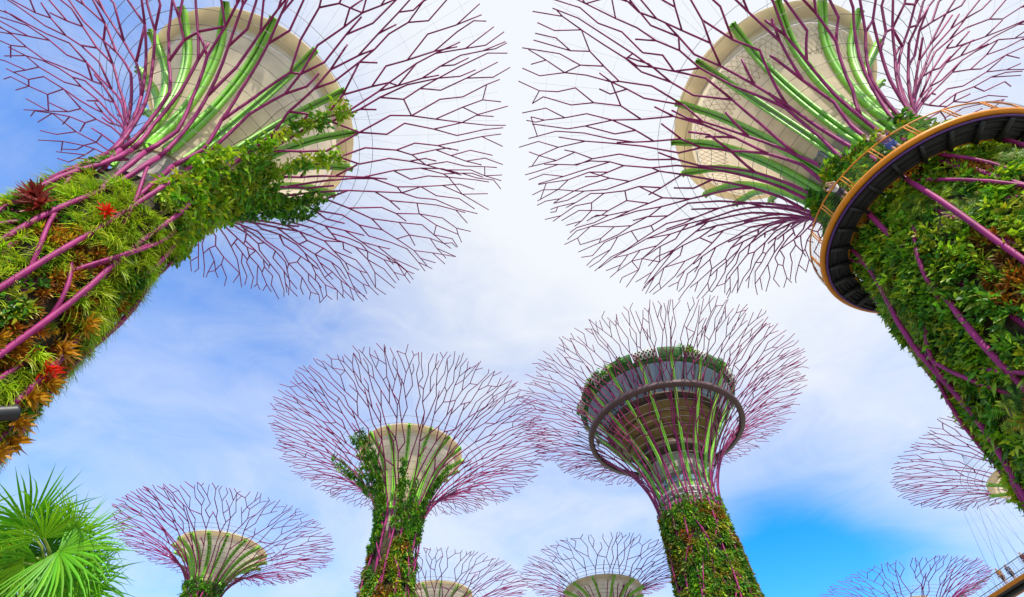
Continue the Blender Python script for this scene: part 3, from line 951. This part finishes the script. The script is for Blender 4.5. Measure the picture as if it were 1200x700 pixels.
# ------------------------------------------------------------------ people
def person(label, loc, rot, shirt_c, short_c, pose='stand', group=None, hair_c=(0.05, 0.03, 0.02)):
    root = thing('person', label, 'person', loc, group)
    root.rotation_euler = (0, 0, rot)
    lean = 0.20 if pose == 'lean' else 0.03       # forward is +Y
    hip = 0.92
    J = dict(pel=(0, 0, hip), bel=(0, lean * .4, 1.10), che=(0, lean * .9, 1.32), nek=(0, lean * 1.3, 1.47), jaw=(0, lean * 1.5 + .02, 1.56), top=(0, lean * 1.5, 1.70))
    for s_, n_ in ((-1, 'l'), (1, 'r')):
        J['hp' + n_] = (s_ * .09, 0, hip - .03); J['kn' + n_] = (s_ * .10, .03, .50); J['an' + n_] = (s_ * .10, 0, .08); J['to' + n_] = (s_ * .12, .16, .04)
        J['sh' + n_] = (s_ * .19, lean * 1.0, 1.40)
        if pose == 'lean':
            J['el' + n_] = (s_ * .25, lean + .16, 1.22); J['wr' + n_] = (s_ * .16, lean + .38, 1.20); J['hd' + n_] = (s_ * .13, lean + .46, 1.20)
        else:
            J['el' + n_] = (s_ * .26, lean - .02, 1.12); J['wr' + n_] = (s_ * .27, lean + .08, .88); J['hd' + n_] = (s_ * .27, lean + .11, .79)
    Rd = dict(pel=.13, bel=.125, che=.14, nek=.055, jaw=.085, top=.075)
    for n_ in 'lr':
        Rd.update({'hp' + n_: .095, 'kn' + n_: .06, 'an' + n_: .042, 'to' + n_: .035, 'sh' + n_: .06, 'el' + n_: .043, 'wr' + n_: .030, 'hd' + n_: .038})
    E_ = [('pel', 'bel'), ('bel', 'che'), ('che', 'nek'), ('nek', 'jaw'), ('jaw', 'top')]
    for n_ in 'lr':
        E_ += [('pel', 'hp' + n_), ('hp' + n_, 'kn' + n_), ('kn' + n_, 'an' + n_), ('an' + n_, 'to' + n_), ('che', 'sh' + n_), ('sh' + n_, 'el' + n_), ('el' + n_, 'wr' + n_), ('wr' + n_, 'hd' + n_)]
    def skin_mesh(name, edges, grow_, m, over=None):
        used = []
        for e in edges:
            for q in e:
                if q not in used: used.append(q)
        pts = dict(J)
        if over: pts.update(over)
        me = bpy.data.meshes.new(name)
        me.from_pydata([pts[q] for q in used], [(used.index(x), used.index(y)) for x, y in edges], [])
        me.materials.append(m)
        o = bpy.data.objects.new(name, me); COL.objects.link(o); o.parent = root
        sk = o.modifiers.new('skin', 'SKIN'); sk.use_smooth_shade = True
        if not me.skin_vertices: me.attributes  # layer is made by the modifier
        lay = me.skin_vertices[0].data if len(me.skin_vertices) else None
        if lay:
            for i, q in enumerate(used):
                r_ = Rd.get(q, .06) + grow_
                lay[i].radius = (r_, r_); lay[i].use_root = (i == 0)
        sb = o.modifiers.new('smooth', 'SUBSURF'); sb.levels = 1; sb.render_levels = 2
        return o
    def with_layer(name, edges, grow_, m, over=None):
        o = skin_mesh(name, edges, grow_, m, over)
        if not len(o.data.skin_vertices):
            import bmesh
            bm = bmesh.new(); bm.from_mesh(o.data)
            sl = bm.verts.layers.skin.verify()
            used = []
            for e in edges:
                for q in e:
                    if q not in used: used.append(q)
            bm.verts.ensure_lookup_table()
            for i, q in enumerate(used):
                r_ = Rd.get(q, .06) + grow_
                bm.verts[i][sl].radius = (r_, r_); bm.verts[i][sl].use_root = (i == 0)
            bm.to_mesh(o.data); bm.free()
        return o
    with_layer('body', E_, 0, MT['skin'])
    mid = {}
    for n_ in 'lr':
        h, k_ = np.array(J['hp' + n_]), np.array(J['kn' + n_]); mid['kn' + n_] = tuple(h + (k_ - h) * .85)
        h, k_ = np.array(J['sh' + n_]), np.array(J['el' + n_]); mid['el' + n_] = tuple(h + (k_ - h) * .7)
    with_layer('shirt', [('pel', 'bel'), ('bel', 'che'), ('che', 'shl'), ('shl', 'ell'), ('che', 'shr'), ('shr', 'elr')], .018, cloth('shirt_cloth', shirt_c), mid)
    with_layer('shorts', [('pel', 'hpl'), ('hpl', 'knl'), ('pel', 'hpr'), ('hpr', 'knr')], .022, cloth('shorts_cloth', short_c), mid)
    J['hb'] = (0, lean * 1.5 - .03, 1.60); J['ht'] = (0, lean * 1.5 - .02, 1.70); Rd['hb'] = .085; Rd['ht'] = .085
    with_layer('hair', [('hb', 'ht')], .004, mat('hair_tone', hair_c, .7))
    return root

def on_ring(phi, r):
    return (TB.c[0] + r * math.cos(phi), TB.c[1] + r * math.sin(phi), RW_Z + .12)
for phi, lab, sc_, pc_, hc_ in ((3.95, 'person in blue shorts leaning on the yellow ring rail', (.20, .12, .30), (.06, .12, .42), (.35, .22, .10)),
                           (3.42, 'person in a white shirt leaning on the yellow ring rail', (.75, .73, .72), (.04, .04, .05), (.03, .02, .02))):
    person(lab, on_ring(phi, 5.02), phi - PI / 2, sc_, pc_, 'lean', 'people on the walkways', hc_)

# ------------------------------------------------------------------ footbridge at the lower right
def footbridge():
    pts = np.array([(50.0, 26.0), (49.2, 36.0), (48.3, 46.0), (47.8, 54.0), (47.6, 62.0), (48.0, 72.0)])
    t = np.linspace(0, 1, 49)
    s_ = np.linspace(0, 1, len(pts))
    x = np.interp(t, s_, pts[:, 0]); y = np.interp(t, s_, pts[:, 1])
    for _ in range(6):
        x[1:-1] = (x[:-2] + x[1:-1] + x[2:]) / 3
    z = CAMZ + 19.1
    c = np.stack([x, y, 0 * x + z], -1)
    tg = np.gradient(c, axis=0); tg /= np.linalg.norm(tg, axis=1)[:, None]
    sd = np.stack([tg[:, 1], -tg[:, 0], 0 * x], -1)
    upv = np.broadcast_to([0, 0, 1.0], c.shape)
    mid = c[24]
    root = thing('footbridge', 'yellow edged footbridge with wire railings at the lower right corner', 'footbridge', tuple(mid))
    P = Local(root)
    m = MB(); m.strip(c, sd, upv, 2.0, .18); P(m, 'deck', MT['dark'], smooth=False)
    m = MB(); m.strip(c - upv * .22, sd, upv, .5, .3); P(m, 'spine_beam', MT['dark_beam'], smooth=False)
    for s in (-1, 1):
        m = MB(); m.tube(c + sd * s * 1.05, .17, 6); P(m, 'edge_beam', MT['yellow'])
        m = MB(); m.tube(c + sd * s * 1.1 + upv * 1.3, .04, 5); P(m, 'hand_rail', MT['frame'])
        m = MB()
        for j in range(6): m.tube(c + sd * s * 1.08 + upv * (.25 + .17 * j), .008, 3)
        P(m, 'railing_mesh', MT['cable'])
        for k in range(0, 49, 1):
            m = MB(); m.tube([c[k] + sd[k] * s * 1.05, c[k] + sd[k] * s * 1.1 + [0, 0, 1.3]], .028, 4)
            P(m, 'rail_post', MT['frame'])
    # stay cables fanning down from the tower beside it
    apx = [TI.at(3.10, TI.Lf * .72), TI.at(3.25, TI.Lf * .62), TI.at(3.4, TI.Lf * .45)]
    for ai, ks in ((0, (21, 23, 25, 27, 29)), (1, (16, 18, 20, 22, 24, 26, 28)), (2, (8, 11, 14, 17, 20))):
        for k in ks:
            m = MB(); m.tube([apx[ai], c[k] + sd[k] * 1.05 + [0, 0, .1]], .016, 4)
            P(m, 'stay_cable', MT['cable_pale'])
    return c, sd
FB, FBS = footbridge()
for k, off, lab, a, b in ((25, -.55, 'person in an orange top by the rail of the lower right footbridge', (.62, .28, .10), (.20, .13, .10)),
                  (24, -.2, 'person in a blue grey top second along the footbridge', (.18, .22, .34), (.05, .06, .10)),
                  (21, -.5, 'person in dark red clothes further right on the footbridge', (.24, .07, .08), (.06, .03, .04))):
    p = FB[k] + FBS[k] * off
    person(lab, (p[0], p[1], p[2] + .09), PI / 2 + .2, a, b, 'stand', 'people on the walkways')

# ------------------------------------------------------------------ fan palms at the lower left
def fan_leaf(mb, hub, out, nrm, R, rng, n=40, span=math.radians(300), col=(0.06, 0.26, 0.015)):
    out = np.asarray(out, float); out /= np.linalg.norm(out)
    nrm = np.asarray(nrm, float); nrm = nrm - out * (nrm @ out); nrm /= np.linalg.norm(nrm)
    sd = np.cross(nrm, out)
    col = np.asarray(col)
    for k in range(n):
        a = -span / 2 + span * (k + .5) / n
        ln = R * (0.80 + 0.20 * math.cos(a * .6)) * rng.uniform(.92, 1.06)
        d = out * math.cos(a) + sd * math.sin(a)
        pe = -out * math.sin(a) + sd * math.cos(a)
        ts = [0.0, .18, .34, .58, .80, 1.0]
        half = math.tan(span / n / 2)
        ridge, ed1, ed2 = [], [], []
        dr = rng.uniform(.05, .75)
        sw = rng.normal(0, .07)
        lift = rng.normal(0, .07)
        for t in ts:
            w = ln * t * half if t <= .35 else ln * .36 * half * max(.05, 1 - ((t - .34) / .66) ** 1.5)
            p = np.asarray(hub) + d * ln * t + pe * sw * ln * t * t
            drop = np.array([0, 0, -1.0]) * dr * ln * max(0, t - .35) ** 2 * 1.6
            cup = nrm * (.16 * ln * t * t * (1 - t * .5) + lift * ln * t * t)
            fold = nrm * w * 0.9
            ridge.append(p + drop + cup + fold); ed1.append(p + drop + cup - pe * w); ed2.append(p + drop + cup + pe * w)
        V = np.array([[e, r_, f] for e, r_, f in zip(ed1, ridge, ed2)]).reshape(-1, 3)
        Q = []
        for i in range(len(ts) - 1):
            b = 3 * i
            Q += [[b, b + 1, b + 4, b + 3], [b + 1, b + 2, b + 5, b + 4]]
        cc = col * rng.uniform(.75, 1.3) * np.array([rng.uniform(.85, 1.25), 1, 1])
        C = np.repeat(np.array([cc * (1 if t < .85 else 1.1) for t in ts]), 3, 0)
        mb.add(V, Q, None, C)

mat_stalk = mat('leaf_stalk', (0.20, 0.28, 0.04), 0.5)
G1, G2, G3, G4 = (0.06, 0.26, 0.010), (0.13, 0.42, 0.012), (0.24, 0.55, 0.014), (0.40, 0.56, 0.03)

VIEW = np.array([-0.66, 0.66, 0.32])        # from the camera towards the palms
PR = np.array([1.0, 0, 0]); PU = np.array([0, -0.795, 0.607])
def palm(label, crown, leaves, seed, group='fan palms'):
    rng = np.random.default_rng(seed)
    crown = np.asarray(crown, float)
    root = thing('fan_palm', label, 'palm', (crown[0], crown[1], 0), group)
    P = Local(root)
    m = MB()
    zs = np.linspace(0, crown[2] - .1, 26)
    m.tube([(crown[0] + .06 * math.sin(z * 1.1), crown[1], z) for z in zs], [.17 - .05 * z / crown[2] + .012 * (i % 2) for i, z in enumerate(zs)], 14)
    P(m, 'trunk', MT['bark'])
    for (hx, hy, hd, ox, oy, R, tx, ty, span, col) in leaves:
        # hub offset sideways / up / away, pointing direction, tilt of the blade
        hub = crown + PR * hx + PU * hy + VIEW * hd
        nrm = -VIEW + PR * tx + PU * ty
        m = MB()
        midp = (crown + hub) / 2 + np.array([0, 0, .08])
        m.tube([crown, midp, hub], [.024, .018, .013], 5)
        lf = MB()
        fan_leaf(lf, hub, PR * ox + PU * oy, nrm, R * 1.10, rng, span=math.radians(span), col=col)
        fr = P(lf, 'fan_leaf', MT['palm'], smooth=False)
        P(m, 'leaf_stalk', mat_stalk, fr)
crown1 = np.array([-5.93, 6.37, 4.30])
palm('bright green fan palm in the lower left corner', crown1, [
    (-.22, .66, .10, .10, 1.0, .76, .3, -.6, 240, G2), (.15, .36, -.20, .85, -.15, .80, -.4, .9, 240, G2),
    (.30, .55, .25, .6, .80, .70, -.8, -.2, 200, G3), (-.12, .28, -.1, -.7, -.6, .76, .7, .3, 250, G2),
    (.42, -.30, .0, .85, .55, .78, -.4, .7, 200, G2), (-.30, .45, .3, -.9, .2, .66, .9, .1, 250, G1),
    (.22, -.12, -.25, .35, -1.0, .60, .5, 1.3, 200, G3), 
    (-.35, .0, .2, -.9, -.4, .75, .8, .6, 260, G1),
    (-.1, -.35, -.1, -.3, -1, .75, 0, .9, 260, G2), (.3, -.1, .6, .7, -.7, .8, -.5, .6, 260, G1),
    (-.28, .22, -.25, -.8, -.3, .66, 1.0, .6, 220, G3), (-.02, .52, -.1, .25, .95, .60, .2, -1.1, 200, G3),
    (.02, .36, .28, -.3, .9, .70, -.3, -.4, 300, (0.05, 0.22, .010)), (.02, .30, .5, .5, -.7, .75, 0, .2, 320, (0.045, 0.20, .010)),
    (.12, .25, .15, .9, -.1, .85, -.2, .9, 230, G2), (.22, .02, -.15, .7, -.8, .72, -.3, 1.2, 220, G2), ], 21)
crown2 = np.array([-7.15, 6.25, 4.45])
palm('second fan palm cut by the left edge of the frame', crown2, [
    (.12, .55, 0, .35, 1.0, .62, 0, -.3, 200, G3), (.25, .15, -.2, 1.0, .15, .62, -.3, .3, 260, G4), (-.3, .5, 0, -.4, .9, .75, .2, -.3, 280, G2),
    (.2, -.25, -.1, .8, -.5, .7, -.2, .5, 280, G4), (-.4, .1, 0, -1, 0, .8, .3, .2, 280, G1), (.1, .3, .5, .5, .6, .6, -.2, 0, 280, G1),
    (-.2, -.3, .2, -.6, -.8, .8, .2, .5, 280, G1)], 22)
